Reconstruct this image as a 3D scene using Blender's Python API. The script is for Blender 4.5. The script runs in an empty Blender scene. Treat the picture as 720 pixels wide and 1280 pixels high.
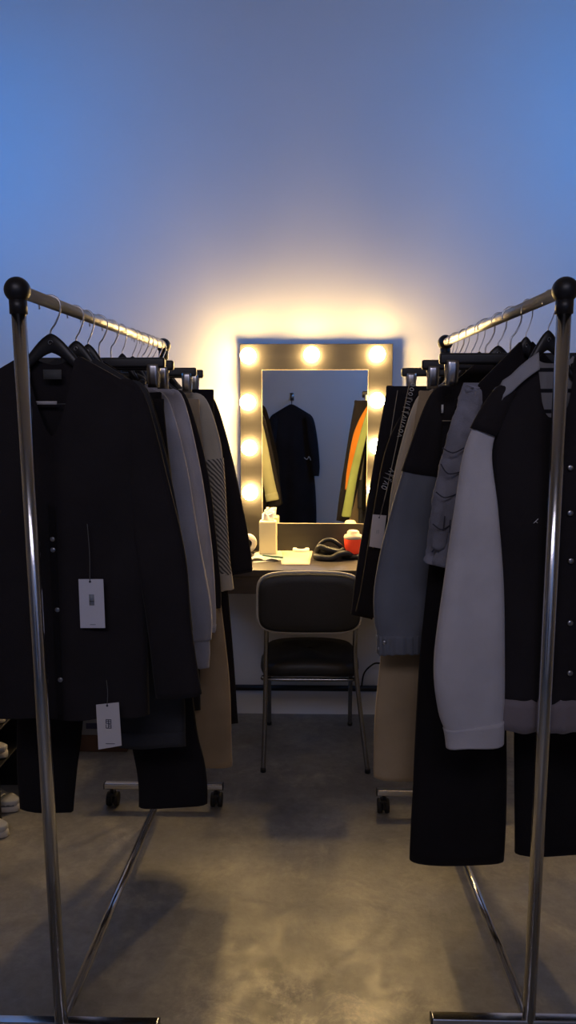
import bpy, bmesh, math, random
from mathutils import Vector, Matrix, noise
PI = math.pi
rnd = random.Random(7)
SC = bpy.context.scene
COL = SC.collection

# ------------------------------------------------------------------ camera model (survey of the room)
F = 950.0; PIT = math.radians(7.2); YAW = math.radians(1.2); CH = 1.415
def ray(px, py):
    a = (px-360)/F; b = -(py-640)/F
    c, s = math.cos(PIT), math.sin(PIT)
    x, y, z = a, c+b*s, -s+b*c
    c2, s2 = math.cos(YAW), math.sin(YAW)
    return Vector((x*c2-y*s2, x*s2+y*c2, z))
def PY(px, py, Y):
    r = ray(px, py); t = Y/r.y
    return Vector((r.x*t, Y, CH+r.z*t))
def PZ(px, py, Z):
    r = ray(px, py); t = (Z-CH)/r.z
    return Vector((r.x*t, r.y*t, Z))
cam = bpy.data.cameras.new('camera'); co = bpy.data.objects.new('camera', cam); COL.objects.link(co)
cam.sensor_fit = 'VERTICAL'; cam.sensor_height = 36; cam.lens = F/1280*36
co.location = (0, 0, CH); co.rotation_euler = (PI/2-PIT, 0, YAW); cam.clip_start = .02
SC.camera = co

# ------------------------------------------------------------------ materials
def mat(name, col, rough=.8, metal=0, bump=0, bscale=200, var=0, vscale=8, sheen=0, emit=None, spec=.5, trans=0, coat=0, stretch=(1,1,1)):
    m = bpy.data.materials.new(name); m.use_nodes = True
    nt = m.node_tree; b = nt.nodes['Principled BSDF']
    b.inputs['Base Color'].default_value = (*col, 1)
    b.inputs['Roughness'].default_value = rough; b.inputs['Metallic'].default_value = metal
    b.inputs['Specular IOR Level'].default_value = spec
    if sheen:
        b.inputs['Sheen Weight'].default_value = sheen; b.inputs['Sheen Roughness'].default_value = .4
        b.inputs['Sheen Tint'].default_value = (1, 1, 1, 1)
    if trans: b.inputs['Transmission Weight'].default_value = trans
    if coat: b.inputs['Coat Weight'].default_value = coat
    if emit:
        b.inputs['Emission Color'].default_value = (*emit[0], 1); b.inputs['Emission Strength'].default_value = emit[1]
    if bump or var:
        tc = nt.nodes.new('ShaderNodeTexCoord'); mp = nt.nodes.new('ShaderNodeMapping')
        mp.inputs['Scale'].default_value = stretch
        nt.links.new(tc.outputs['Object'], mp.inputs['Vector'])
    if var:
        n = nt.nodes.new('ShaderNodeTexNoise'); n.inputs['Scale'].default_value = vscale; n.inputs['Detail'].default_value = 5
        r = nt.nodes.new('ShaderNodeValToRGB')
        r.color_ramp.elements[0].position = .3; r.color_ramp.elements[1].position = .7
        r.color_ramp.elements[0].color = (*[c*(1-var) for c in col], 1); r.color_ramp.elements[1].color = (*[min(1, c*(1+var)) for c in col], 1)
        nt.links.new(mp.outputs[0], n.inputs['Vector']); nt.links.new(n.outputs['Fac'], r.inputs['Fac'])
        nt.links.new(r.outputs[0], b.inputs['Base Color'])
    if bump:
        n = nt.nodes.new('ShaderNodeTexNoise'); n.inputs['Scale'].default_value = bscale; n.inputs['Detail'].default_value = 3
        bp = nt.nodes.new('ShaderNodeBump'); bp.inputs['Strength'].default_value = bump; bp.inputs['Distance'].default_value = .002
        nt.links.new(mp.outputs[0], n.inputs['Vector']); nt.links.new(n.outputs['Fac'], bp.inputs['Height'])
        nt.links.new(bp.outputs[0], b.inputs['Normal'])
    return m
def fabric(name, col, var=.15, sheen=.25, bump=.35, rough=.95, **k):
    return mat(name, col, rough, bump=bump, bscale=350, var=var, vscale=6, sheen=sheen, spec=.15, **k)

M = dict(
 black=fabric('black wool', (.021, .018, .020), sheen=.05),
 black2=fabric('black cotton', (.014, .012, .014), sheen=.03),
 charcoal=fabric('charcoal jersey', (.04, .04, .045), sheen=.05),
 grey=fabric('pale grey jersey', (.46, .46, .52)),
 grey2=fabric('light grey jersey', (.48, .47, .52)),
 sleeve=fabric('grey varsity sleeve', (.52, .50, .53)),
 slate=fabric('slate blue nylon', (.15, .16, .19), rough=.7),
 denim=fabric('grey crinkled denim', (.22, .22, .265), var=.4, bump=.9),
 paleden=fabric('pale grey facing', (.34, .34, .42)),
 cream=fabric('cream knit', (.55, .49, .38)),
 beige=fabric('beige cotton', (.40, .30, .185)),
 dgrey=fabric('mid grey wool', (.10, .10, .12)),
 lime=fabric('pale lime cotton', (.42, .40, .22)), limegreen=fabric('lime green cotton', (.34, .40, .14)),
 orange=fabric('orange lining', (.75, .25, .03)),
 lining=mat('striped knit', (.3, .3, .33), .95),
 stripe=mat('quilted stripe', (.5, .45, .35), .9),
 trimgrey=fabric('grey trim', (.30, .30, .33)),
 hem=fabric('grey hem rib', (.20, .17, .18)),
 chrome=mat('chrome tube', (.68, .68, .69), .17, 1, bump=.05, bscale=60),
 satin=mat('satin steel bar', (.78, .76, .70), .42, 1, bump=.05, bscale=60),
 chairleg=mat('dark chrome', (.30, .29, .28), .25, 1),
 steel=mat('steel wire', (.55, .55, .57), .28, 1),
 bplastic=mat('black plastic', (.012, .011, .013), .42, bump=.08, bscale=90),
 rubber=mat('black rubber', (.01, .01, .01), .6),
 leather=mat('black vinyl', (.014, .013, .012), .5, bump=.25, bscale=160),
 piping=mat('grey edge piping', (.42, .40, .36), .5),
 card=mat('white card', (.60, .60, .68), .7, bump=.05),
 cardw=mat('warm white card', (.62, .59, .60), .7, bump=.05),
 ink=mat('dark ink', (.03, .03, .07), .6),
 inkpale=mat('pale grey ink', (.22, .25, .30), .6),
 white=mat('white thread', (.75, .75, .75), .7),
 paper=mat('paper', (.72, .68, .55), .8),
 cream_paper=mat('cream paper', (.72, .64, .42), .8),
 wood=mat('dark table wood', (.055, .043, .036), .42, bump=.2, bscale=40, var=.25, vscale=5, stretch=(1, 8, 8)),
 frame=mat('brushed bronze frame', (.036, .032, .028), .42, metal=.25, bump=.1, bscale=80, var=.12, vscale=6, stretch=(1, 1, 6)),
 bulb=mat('lit bulb', (1, .9, .75), .4, emit=((1, .655, .25), 165)),
 mirror=mat('mirror glass', (.80, .82, .80), .01, 1),
 bottle=mat('pale yellow plastic', (.80, .68, .36), .5, emit=((1, .75, .35), .12)),  # faint emission added for a lit-through look; the box is no lamp
 tissue=mat('tissue', (.9, .88, .84), .9),
 red=mat('orange red plastic', (.85, .06, .015), .4, emit=((1, .06, .02), .25)),  # glow added to the plastic; the pot is no light source
 lid=mat('ivory lid', (.85, .72, .48), .5),
 glass=mat('smoky plastic', (.25, .2, .17), .3),
 shoe=mat('white leather', (.48, .48, .47), .6, bump=.1),
 shoegrey=mat('grey mesh', (.13, .14, .17), .8, bump=.3),
 sole=mat('white sole', (.55, .52, .48), .6),
 shelf=mat('black shelf', (.01, .01, .012), .5),
 cardboard=mat('brown card box', (.12, .065, .04), .8, bump=.1),
 boxgrey=mat('grey box', (.20, .20, .21), .7),
 label_grey=mat('woven label', (.10, .10, .10), .8),
 pen=mat('green pen', (.05, .16, .11), .4),
 seam=mat('seam thread', (.035, .035, .05), .9),
 rim=mat('light seam', (.40, .34, .24), .9),
)
def striped(m, c1, c2, scale, axis='Z', dist=0, edge=(.45, .55)):
    nt = m.node_tree; b = nt.nodes['Principled BSDF']
    tc = nt.nodes.new('ShaderNodeTexCoord'); w = nt.nodes.new('ShaderNodeTexWave')
    w.wave_type = 'BANDS'; w.bands_direction = axis; w.inputs['Scale'].default_value = scale
    w.inputs['Distortion'].default_value = dist; w.inputs['Detail'].default_value = 1
    r = nt.nodes.new('ShaderNodeValToRGB'); r.color_ramp.elements[0].position = edge[0]; r.color_ramp.elements[1].position = edge[1]
    r.color_ramp.elements[0].color = (*c1, 1); r.color_ramp.elements[1].color = (*c2, 1)
    nt.links.new(tc.outputs['Object'], w.inputs['Vector']); nt.links.new(w.outputs['Color'], r.inputs['Fac'])
    nt.links.new(r.outputs[0], b.inputs['Base Color'])
striped(M['lining'], (.015, .015, .02), (.32, .31, .32), 7.5, edge=(.06, .12))
striped(M['stripe'], (.10, .09, .075), (.50, .45, .36), 42, 'DIAGONAL', 1.5)

def wall_mat():
    m = mat('painted wall', (.77, .77, .77), .75, bump=.06, bscale=120, var=.02, vscale=2)
    return m
def floor_mat():
    m = bpy.data.materials.new('polished concrete'); m.use_nodes = True
    nt = m.node_tree; b = nt.nodes['Principled BSDF']; L = nt.links
    tc = nt.nodes.new('ShaderNodeTexCoord')
    def nz(s, d, r=.6, dist=0):
        n = nt.nodes.new('ShaderNodeTexNoise'); n.inputs['Scale'].default_value = s; n.inputs['Detail'].default_value = d
        n.inputs['Roughness'].default_value = r; n.inputs['Distortion'].default_value = dist
        L.new(tc.outputs['Object'], n.inputs['Vector']); return n.outputs['Fac']
    def ramp(f, p0, c0, p1, c1):
        r = nt.nodes.new('ShaderNodeValToRGB'); e = r.color_ramp.elements
        e[0].position = p0; e[1].position = p1; e[0].color = c0; e[1].color = c1
        L.new(f, r.inputs['Fac']); return r.outputs[0]
    c1 = ramp(nz(3.2, 8, .62, .4), .32, (.165, .16, .15, 1), .72, (.34, .325, .28, 1))
    c2 = ramp(nz(5.5, 10, .68, .6), .53, (1, 1, 1, 1), .72, (1.8, 1.7, 1.5, 1))
    def mul(a, b_):
        n = nt.nodes.new('ShaderNodeMath'); n.operation = 'MULTIPLY'
        for k, v in enumerate((a, b_)):
            if isinstance(v, (int, float)): n.inputs[k].default_value = v
            else: L.new(v, n.inputs[k])
        return n.outputs[0]
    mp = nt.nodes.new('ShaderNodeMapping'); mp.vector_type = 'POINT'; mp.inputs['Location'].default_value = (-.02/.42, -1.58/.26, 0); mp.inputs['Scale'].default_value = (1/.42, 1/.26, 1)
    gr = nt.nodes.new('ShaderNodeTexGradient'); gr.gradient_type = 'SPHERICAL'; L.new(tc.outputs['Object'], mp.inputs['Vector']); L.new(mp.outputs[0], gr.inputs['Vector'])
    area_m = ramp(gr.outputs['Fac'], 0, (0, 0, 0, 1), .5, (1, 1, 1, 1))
    worn_glow = mul(mul(ramp(nz(7, 12, .78, .5), .47, (0, 0, 0, 1), .60, (1, 1, 1, 1)), ramp(nz(70, 6, .75), .36, (.25, .25, .25, 1), .6, (1, 1, 1, 1))), area_m)  # worn flecks, paled at the bulbs' reflection so its light sits in the colour
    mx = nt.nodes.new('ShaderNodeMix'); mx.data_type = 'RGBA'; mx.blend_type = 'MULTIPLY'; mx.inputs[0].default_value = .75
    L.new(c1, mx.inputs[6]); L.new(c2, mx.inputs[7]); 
    mw = nt.nodes.new('ShaderNodeMix'); mw.data_type = 'RGBA'; L.new(worn_glow, mw.inputs[0]); L.new(mx.outputs[2], mw.inputs[6]); mw.inputs[7].default_value = (.62, .57, .45, 1)
    gt = nt.nodes.new('ShaderNodeMix'); gt.data_type = 'RGBA'; gt.blend_type = 'MULTIPLY'; gt.inputs[0].default_value = .8
    L.new(mw.outputs[2], gt.inputs[6]); L.new(ramp(nz(28, 10, .75, .3), .33, (.72, .71, .70, 1), .66, (1.18, 1.18, 1.18, 1)), gt.inputs[7]); L.new(gt.outputs[2], b.inputs['Base Color'])
    ro = ramp(nz(9, 7, .65, .8), .35, (.36, .36, .36, 1), .7, (.62, .62, .62, 1)); L.new(ro, b.inputs['Roughness'])
    bp = nt.nodes.new('ShaderNodeBump'); bp.inputs['Strength'].default_value = .25; bp.inputs['Distance'].default_value = .004
    L.new(nz(30, 6, .7), bp.inputs['Height']); L.new(bp.outputs[0], b.inputs['Normal'])
    b.inputs['Specular IOR Level'].default_value = .9
    return m
M['darkwall'] = mat('dark unseen wall', (.24, .235, .24), .8, bump=.06, bscale=120, var=.04, vscale=2)  # unseen side walls and ceiling darkened to cut warm bounce
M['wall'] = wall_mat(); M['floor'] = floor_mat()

# ------------------------------------------------------------------ mesh helpers
def root_loc(o):
    while o.parent: o = o.parent
    return o.location.copy()
def build(name, bm, m, parent=None, smooth=True, bev=0, seg=2, sub=0, sol=0, label=None, local=False):
    me = bpy.data.meshes.new(name)
    bmesh.ops.recalc_face_normals(bm, faces=bm.faces)
    if parent and not local:
        off = root_loc(parent); bmesh.ops.translate(bm, verts=bm.verts, vec=-off)
    for f in bm.faces: f.smooth = smooth
    bm.to_mesh(me); bm.free(); me.materials.append(m)
    o = bpy.data.objects.new(name, me); COL.objects.link(o)
    if parent: o.parent = parent
    if sol:
        s = o.modifiers.new('solid', 'SOLIDIFY'); s.thickness = sol; s.offset = 0
    if bev:
        b = o.modifiers.new('bevel', 'BEVEL'); b.width = bev; b.segments = seg; b.limit_method = 'ANGLE'; b.angle_limit = .6
        o.modifiers.new('wn', 'WEIGHTED_NORMAL')
    if sub:
        s = o.modifiers.new('sub', 'SUBSURF'); s.levels = sub; s.render_levels = sub
    if label: o['label'] = label
    return o
def thing(name, label, cat, loc, group=None):
    o = bpy.data.objects.new(name, None); COL.objects.link(o); o.location = loc
    o.empty_display_size = .05; o['label'] = label; o['category'] = cat
    if group: o['group'] = group
    return o
def tag(o, label, cat, group=None):
    o['label'] = label; o['category'] = cat
    if group: o['group'] = group
    return o
def struct(o): o['kind'] = 'structure'; return o
def recentre(o, loc):                       # put a single mesh's origin at its base
    o.data.transform(Matrix.Translation(-Vector(loc))); o.location = loc; return o
def B(): return bmesh.new()
def box(bm, lo, hi, rot=None, piv=None):
    r = bmesh.ops.create_cube(bm, size=1)['verts']
    lo, hi = Vector(lo), Vector(hi)
    for v in r: v.co = Vector(((lo[i]+hi[i])/2 + v.co[i]*(hi[i]-lo[i]) for i in range(3)))
    if rot:
        bmesh.ops.rotate(bm, verts=r, cent=piv or (lo+hi)/2, matrix=rot)
    return bm
def loft(bm, rings, closed=True, cap=True):
    vs = [[bm.verts.new(p) for p in r] for r in rings]
    n = len(vs[0])
    for a, b in zip(vs, vs[1:]):
        for i in range(n if closed else n-1):
            j = (i+1) % n
            bm.faces.new((a[i], a[j], b[j], b[i]))
    if cap and closed:
        for r in (vs[0], vs[-1]):
            try: bm.faces.new(r)
            except ValueError: pass
    return bm
def tube(bm, pts, rad, n=12, cap=True):
    pts = [Vector(p) for p in pts]
    if not isinstance(rad, (list, tuple)): rad = [rad]*len(pts)
    up = None; rings = []
    for i, p in enumerate(pts):
        t = (pts[min(i+1, len(pts)-1)]-pts[max(i-1, 0)]).normalized()
        if up is None:
            up = Vector((0, 0, 1)) if abs(t.z) < .9 else Vector((0, 1, 0))
        s = t.cross(up).normalized(); up = s.cross(t).normalized()
        rings.append([p + (s*math.cos(2*PI*k/n)+up*math.sin(2*PI*k/n))*rad[i] for k in range(n)])
    return loft(bm, rings, True, cap)
def spline(pts, n=8):
    pts = [Vector(p) for p in pts]; out = []
    for i in range(len(pts)-1):
        p0 = pts[max(i-1, 0)]; p1 = pts[i]; p2 = pts[i+1]; p3 = pts[min(i+2, len(pts)-1)]
        for k in range(n):
            t = k/n
            out.append(.5*((2*p1)+(p2-p0)*t+(2*p0-5*p1+4*p2-p3)*t*t+(3*p1-p0-3*p2+p3)*t**3))
    out.append(pts[-1]); return out
def lathe(bm, c, prof, n=24):
    c = Vector(c)
    return loft(bm, [[c+Vector((r*math.cos(2*PI*k/n), r*math.sin(2*PI*k/n), z)) for k in range(n)] for r, z in prof])
def sphere(bm, c, r, u=16, v=10, sc=(1, 1, 1)):
    q = bmesh.ops.create_uvsphere(bm, u_segments=u, v_segments=v, radius=r)['verts']
    for w in q: w.co = Vector((w.co[i]*sc[i]+c[i] for i in range(3)))
    return bm
def grid(bm, f, nu, nv):
    vs = [[bm.verts.new(f(i/nu, j/nv)) for i in range(nu+1)] for j in range(nv+1)]
    for j in range(nv):
        for i in range(nu): bm.faces.new((vs[j][i], vs[j][i+1], vs[j+1][i+1], vs[j+1][i]))
    return bm
def smooth01(t): t = max(0, min(1, t)); return t*t*(3-2*t)
def lerp(a, b, t): return a+(b-a)*t
def text_bm(s, size):
    cu = bpy.data.curves.new('lettering', 'FONT'); cu.body = s; cu.size = size; cu.align_x = 'CENTER'; cu.align_y = 'CENTER'; cu.extrude = .0002
    o = bpy.data.objects.new('lettering', cu); COL.objects.link(o)
    dg = bpy.context.evaluated_depsgraph_get(); me = bpy.data.meshes.new_from_object(o.evaluated_get(dg))
    bm = B(); bm.from_mesh(me); bpy.data.objects.remove(o); bpy.data.curves.remove(cu); bpy.data.meshes.remove(me)
    bmesh.ops.rotate(bm, verts=bm.verts, cent=(0, 0, 0), matrix=Matrix.Rotation(PI/2, 3, 'X'))
    return bm

# ------------------------------------------------------------------ room shell
WY = 3.49; BY = -1.35; WX = 2.3; CZ = 3.45
def slab(name, lo, hi, m): return struct(build(name, box(B(), lo, hi), m, smooth=False))
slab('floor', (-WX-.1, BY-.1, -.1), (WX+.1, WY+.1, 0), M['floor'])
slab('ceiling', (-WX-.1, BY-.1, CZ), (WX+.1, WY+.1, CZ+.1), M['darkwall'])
slab('wall_back', (-WX-.1, WY, 0), (WX+.1, WY+.1, CZ), M['wall'])
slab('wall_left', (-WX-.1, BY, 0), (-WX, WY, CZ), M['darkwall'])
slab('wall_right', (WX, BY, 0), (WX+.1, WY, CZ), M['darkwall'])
slab('wall_front', (-WX-.1, BY-.1, 0), (WX+.1, BY, CZ), M['wall'])

# ------------------------------------------------------------------ garment racks
BAR_Z = 1.65
RACK = dict(L=dict(tn=(-.540, 1.46), tf=(-.474, 2.60), bn=(-.531, 1.51), bf=(-.505, 2.60)),
            R=dict(tn=(.490, 1.48), tf=(.455, 2.51), bn=(.501, 1.54), bf=(.478, 2.57)))
def bar_x(side, Y):
    r = RACK[side]; t = (Y-r['tn'][1])/(r['tf'][1]-r['tn'][1]); return lerp(r['tn'][0], r['tf'][0], t)
def hook_Y(side, px):
    lo, hi = 1.4, 2.8
    for _ in range(40):
        m = (lo+hi)/2
        p = Vector((bar_x(side, m), m, BAR_Z))
        rel = p-Vector((0, 0, CH)); a = YAW
        right = Vector((math.cos(a), math.sin(a), 0)); fw = Vector((-math.sin(a)*math.cos(PIT), math.cos(a)*math.cos(PIT), -math.sin(PIT)))
        q = 360+F*rel.dot(right)/rel.dot(fw)
        near = q < px if side == 'L' else q > px
        if near: lo = m
        else: hi = m
    return (lo+hi)/2
def make_rack(side, label):
    r = RACK[side]; hb = .085
    tn, tf, bn, bf = (Vector((*r[k], BAR_Z if k[0] == 't' else hb)) for k in ('tn', 'tf', 'bn', 'bf'))
    t = thing('garment_rack', label, 'clothes rack', ((bn.x+bf.x)/2, (bn.y+bf.y)/2, 0), 'chrome garment racks')
    d = (tf-tn).normalized()
    build('hanging_bar', tube(B(), [tn, tf], .0125, 20), M['satin'], t)
    for a, b in ((bn, tn), (bf, tf)):
        u = (b-a).normalized()
        build('post', tube(B(), [a, b-u*.03], .0138, 20), M['chrome'], t)
        bm = B(); sphere(bm, b, .0245, 20, 14); tube(bm, [b-u*.044, b-u*.015], .0165, 20)
        s = 1 if b is tn else -1
        tube(bm, [b-d*.010*s, b+d*.022*s], .0165, 20)
        build('corner_cap', bm, M['bplastic'], t)
    build('base_bar', tube(B(), [bn, bf], .0115, 16), M['chrome'], t)
    for c in (bn, bf):
        bm = B(); box(bm, (c.x-.215, c.y-.013, hb-.011), (c.x+.215, c.y+.013, hb+.011))
        f = build('foot_bar', bm, M['chrome'], t, bev=.004)
        for s in (-1, 1):
            bm = B(); box(bm, (c.x+s*.2155-.0015, c.y-.0125, hb-.0105), (c.x+s*.2155+.0015, c.y+.0125, hb+.0105))
            build('end_plug', bm, M['bplastic'], f, bev=.001)
            x = c.x+s*.19
            bm = B()
            tube(bm, [(x, c.y, hb-.010), (x, c.y, .058)], .006, 10)
            box(bm, (x-.012, c.y-.016, .048), (x+.012, c.y+.016, .060))
            box(bm, (x-.004, c.y-.012, .02), (x+.004, c.y+.030, .052))
            k = build('caster', bm, M['bplastic'], t, bev=.003)
            bm = B()
            for e in (-.013, .013):
                w = B()
                rings = []
                for rr, xx in ((.016, -.008), (.024, -.008), (.0255, -.004), (.0255, .004), (.024, .008), (.016, .008)):
                    rings.append([Vector((x+e+xx, c.y+.016+rr*math.cos(2*PI*q/24), .0257+rr*math.sin(2*PI*q/24))) for q in range(24)])
                loft(bm, rings)
            build('wheel', bm, M['rubber'], k)
    return t
make_rack('L', 'chrome rolling garment rack on the left side of the aisle')
make_rack('R', 'chrome rolling garment rack on the right side of the aisle')

# ------------------------------------------------------------------ hangers (one of each kind, then copies)
def hook_bm(drop=.072):
    pts = [(0, 0, -drop), (0, 0, -.058), (.010, 0, -.044), (.0205, 0, -.022)]
    for k in range(0, 11):
        a = math.radians(-15+k*21); pts.append((.0225*math.cos(a), 0, -.0078+.0225*math.sin(a)))
    return tube(B(), spline(pts, 4), .0019, 8)
def arm_z(x):                                # centre line of a hanger arm below the bar
    x = abs(x); return -.083-.058*(1-math.exp(-(x/.064)**2))-.27*x
def shoulder_hanger():
    t = thing('clothes_hanger', '', 'hanger', (0, 0, 0))
    build('hook', hook_bm(), M['steel'], t)
    rings = []; n = 14
    for i in range(41):
        u = -1+i/20; a = abs(u)
        x = .172*u
        zc = arm_z(x)
        hz = .0105*(1-.25*a)+.010*math.exp(-(u/.34)**2); hy = .0055+.002*a
        if i in (0, 40): hz *= .5; hy *= .6
        yb = 0
        rings.append([(x, yb+hy*math.cos(2*PI*k/n), zc+hz*math.sin(2*PI*k/n)) for k in range(n)])
    build('shoulder_bar', loft(B(), rings), M['bplastic'], t)
    bm = B(); pts = [(.006*math.cos(a)*(1-a/9), -.0062-.0005, -.083+.006*math.sin(a)*(1-a/9)) for a in [k*.5 for k in range(12)]]
    tube(bm, pts, .0007, 6); build('emblem', bm, M['steel'], t)
    return t
def clip_hanger():
    t = thing('clip_hanger', '', 'hanger', (0, 0, 0))
    build('hook', hook_bm(.094), M['steel'], t)
    bm = B(); box(bm, (-.165, -.011, -.116), (.165, .011, -.090)); build('bar', bm, M['bplastic'], t, bev=.006, seg=3)
    for s in (-1, 1):
        bm = B(); x = s*.135
        for e in (-1, 1):
            grid(bm, lambda u, v: (x+(u-.5)*.028, e*(.010+.004*math.sin(v*PI))-e*.006*v, -.104-.060*v), 3, 6)
        tube(bm, [(x-.016, 0, -.118), (x+.016, 0, -.118)], .005, 10)
        build('clip', bm, M['steel'], t, sol=.0015)
    return t
proto = dict(s=shoulder_hanger(), c=clip_hanger()); fresh = {'s', 'c'}
LAST = []
def hanger(kind, side, Y, label, rz=0, dx=0):
    r = proto[kind]
    if kind in fresh: fresh.discard(kind); o = r
    else:
        o = r.copy(); COL.objects.link(o)
        for ch in r.children:
            c = ch.copy(); COL.objects.link(c); c.parent = o
    LAST[:] = [o.name] if kind == 's' else []
    o.location = (bar_x(side, Y)+dx, Y, BAR_Z); o.rotation_euler = (0, 0, rz)
    o['label'] = label; o['group'] = 'hangers on the left rack' if side == 'L' else 'hangers on the right rack'
    return o

# ------------------------------------------------------------------ garment builders
def nz(x, y, z=0): return noise.noise(Vector((x, y, z)))
class Top:
    follow = True; pw = 1.6; hemcut = 0
    """front and back panels on a hanger; aisle side given by survey points, the other side mirrored"""
    def __init__(s, side, Y, neck, sh, hem, dipf=.05, dipb=.012, th=.028, seed=0, fold=.010, pw=1.6, slide=0, hemcut=0):
        s.side = side; s.Y = Y; s.sg = 1 if side == 'L' else -1; s.cx = bar_x(side, Y); s.seed = seed; s.fold = fold; s.th = th
        n, h, e = PY(*neck, Y), PY(*sh, Y), PY(*hem, Y)
        s.n = abs(n.x-s.cx); s.zn = n.z; s.xs = abs(h.x-s.cx); s.zs = h.z; s.xh = abs(e.x-s.cx); s.zh = e.z
        s.dipf = dipf; s.dipb = dipb; s.pw = pw
        s.hs = 1.0; h = bpy.data.objects.get(LAST[0]) if LAST else None
        if h: s.hs = h.scale.x = min(1.0, (s.xs-.014)/.172); s.cx = h.location.x+slide
        s.hemcut = hemcut
        s.arm = lambda x: arm_z(x/s.hs)
        s.zn = BAR_Z+s.arm(s.n)+.020; s.zs = min(s.zs, BAR_Z+s.arm(min(s.xs, .172*s.hs))+.012)
    def surf(s, u, v, f, off=0):
        a = abs(u)*s.xs
        if a < s.n:
            q = a/s.n; zt = s.zn-(s.dipf if f > 0 else s.dipb)*(1-q**s.pw)
        else:
            q = (a-s.n)/max(1e-4, s.xs-s.n); zt = max(lerp(s.zn, s.zs, q), BAR_Z+s.arm(a)+.016 if s.follow and a < .176*s.hs else -9)
        z = lerp(zt, s.zh+s.hemcut*(1-smooth01((u-.22)/.08)), v)
        hv = max(0, min(1, (s.zs-z)/(s.zs-s.zh)))
        hw = lerp(s.xs, s.xh, smooth01(hv*1.1))
        nb = nz(u*2.2+s.seed*7.3, hv*1.5, s.seed)
        th = max(.0105, s.th*(.40+.60*smooth01(hv*3)))
        y = th*max(0, 1-abs(u)**lerp(9, 2.6, smooth01(hv*3.5)))**.6
        fd = s.fold*hv*(math.sin(u*7+s.seed*3+1.5*nb)+.8*nb)*(1-abs(u)**6)
        x = s.cx+u*hw+.004*nb*hv
        z += .006*nz(u*3, s.seed*2.1)*hv
        return Vector((x, s.Y-f*(y+off)+fd*.6, z))
    def body(s, root, m, nu=36, nv=40, name='body'):
        bm = B()
        vf = [[bm.verts.new(s.surf(-1+2*i/nu, j/nv, 1)) for i in range(nu+1)] for j in range(nv+1)]
        vb = [[(vf[j][i] if i in (0, nu) else bm.verts.new(s.surf(-1+2*i/nu, j/nv, -1))) for i in range(nu+1)] for j in range(nv+1)]
        for g in (vf, vb):
            for j in range(nv):
                for i in range(nu):
                    q = (g[j][i], g[j][i+1], g[j+1][i+1], g[j+1][i]); bm.faces.new(q)
        k = max(1, int(s.n/s.xs*nu/2))
        for i in range(nu):                     # shoulder seams closed outside the neck
            if abs(i+.5-nu/2) > k:
                q = []
                for v in (vf[0][i], vf[0][i+1], vb[0][i+1], vb[0][i]):
                    if v not in q: q.append(v)
                if len(q) > 2: bm.faces.new(q)
        return build(name, bm, m, root)
    def patch(s, root, name, m, u0, u1, v0, v1, f=1, off=.002, nu=12, nv=8, label=None, sol=.002):
        bm = grid(B(), lambda a, b: s.surf(lerp(u0, u1, a), lerp(v0, v1, b), f, off), nu, nv)
        return build(name, bm, m, root, sol=sol, label=label)
    def uv_at(s, px, py):                        # nearest front-surface parameters to a survey point
        p = PY(px, py, s.Y-s.th); best = None
        for i in range(81):
            for j in range(81):
                q = s.surf(-1+i/40, j/80, 1); d = (q.x-p.x)**2+(q.z-p.z)**2
                if best is None or d < best[0]: best = (d, -1+i/40, j/80)
        return best[1], best[2]
    def at(s, px, py, off=.003): u, v = s.uv_at(px, py); return s.surf(u, v, 1, off)
def limb_rings(pts, flat, seed, fold, n=24, cuts=7, grow=0, t0=0, t1=1):
    """pts: (x, y, z, half width)"""
    P = spline([Vector(p[:3]) for p in pts], cuts); W = [q.x for q in spline([Vector((p[3], 0, 0)) for p in pts], cuts)]
    rings = []; N = len(P); a0, a1 = int(t0*(N-1)), int(round(t1*(N-1)))
    for i in range(a0, a1+1):
        t = (P[min(i+1, N-1)]-P[max(i-1, 0)]).normalized(); s = t.cross(Vector((0, 1, 0))).normalized()
        w = W[i]+grow; b = max(.008, w*flat)+grow; k = i/(N-1); r = []
        for q in range(n):
            a = 2*PI*q/n; c, d = math.cos(a), math.sin(a)
            g = nz(c*1.3+seed*5.1, d*1.3+seed, k*3.0)
            fo = 1+fold*(g+.6*math.sin(3*a+seed+2*k))*min(1, .25+k*1.5)
            r.append(P[i]+s*(w*math.copysign(abs(c)**.85, c)*(1+.35*(fo-1)))+Vector((0, 1, 0))*(b*d*fo)+Vector((0, 0, .006*g*k)))
        rings.append(r)
    return rings
def px_limb(pts, Y):
    out = []
    for px, py, hw in pts:
        p = PY(px, py, Y); dep = p.y*math.cos(PIT)+(CH-p.z)*math.sin(PIT)
        out.append((p.x, Y, p.z, hw*dep/F))
    return out
def mirror_limb(pts, cx): return [(2*cx-x, y, z, w) for x, y, z, w in pts]
def limb(root, name, pts, m, flat=.45, seed=1, fold=.22, label=None, **k):
    return build(name, loft(B(), limb_rings(pts, flat, seed, fold, **k)), m, root, label=label)
def cuff(root, name, pts, m, flat=.5, seed=1, frac=.9, grow=.002, label=None, parent=None):
    return build(name, loft(B(), limb_rings(pts, flat, seed, .1, grow=grow, t0=frac)), m, parent or root, label=label)
def tuck(L, top):
    x0, y, z0, w0 = L[0]; sx = 1 if x0 > top.cx else -1
    p = top.surf(sx*.72, 0, 1); q = top.surf(sx*.93, 0, 1)
    return [(p.x, y, p.z-.020, .012), (q.x, y, q.z-.022, .020)]+L[1:]
def sleeves(root, top, pts, m, flat=.45, seed=1, cuffm=None, frac=.9, fold=.22, dy=0):
    L = tuck(px_limb(pts, top.Y+dy), top); out = []
    for i, q in enumerate((L, mirror_limb(L, top.cx))):
        o = limb(root, 'sleeve', q, m, flat, seed+i, fold)
        if cuffm: cuff(root, 'cuff', q, cuffm, flat, seed+i, frac, parent=o)
        out.append(o)
    return out
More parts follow.
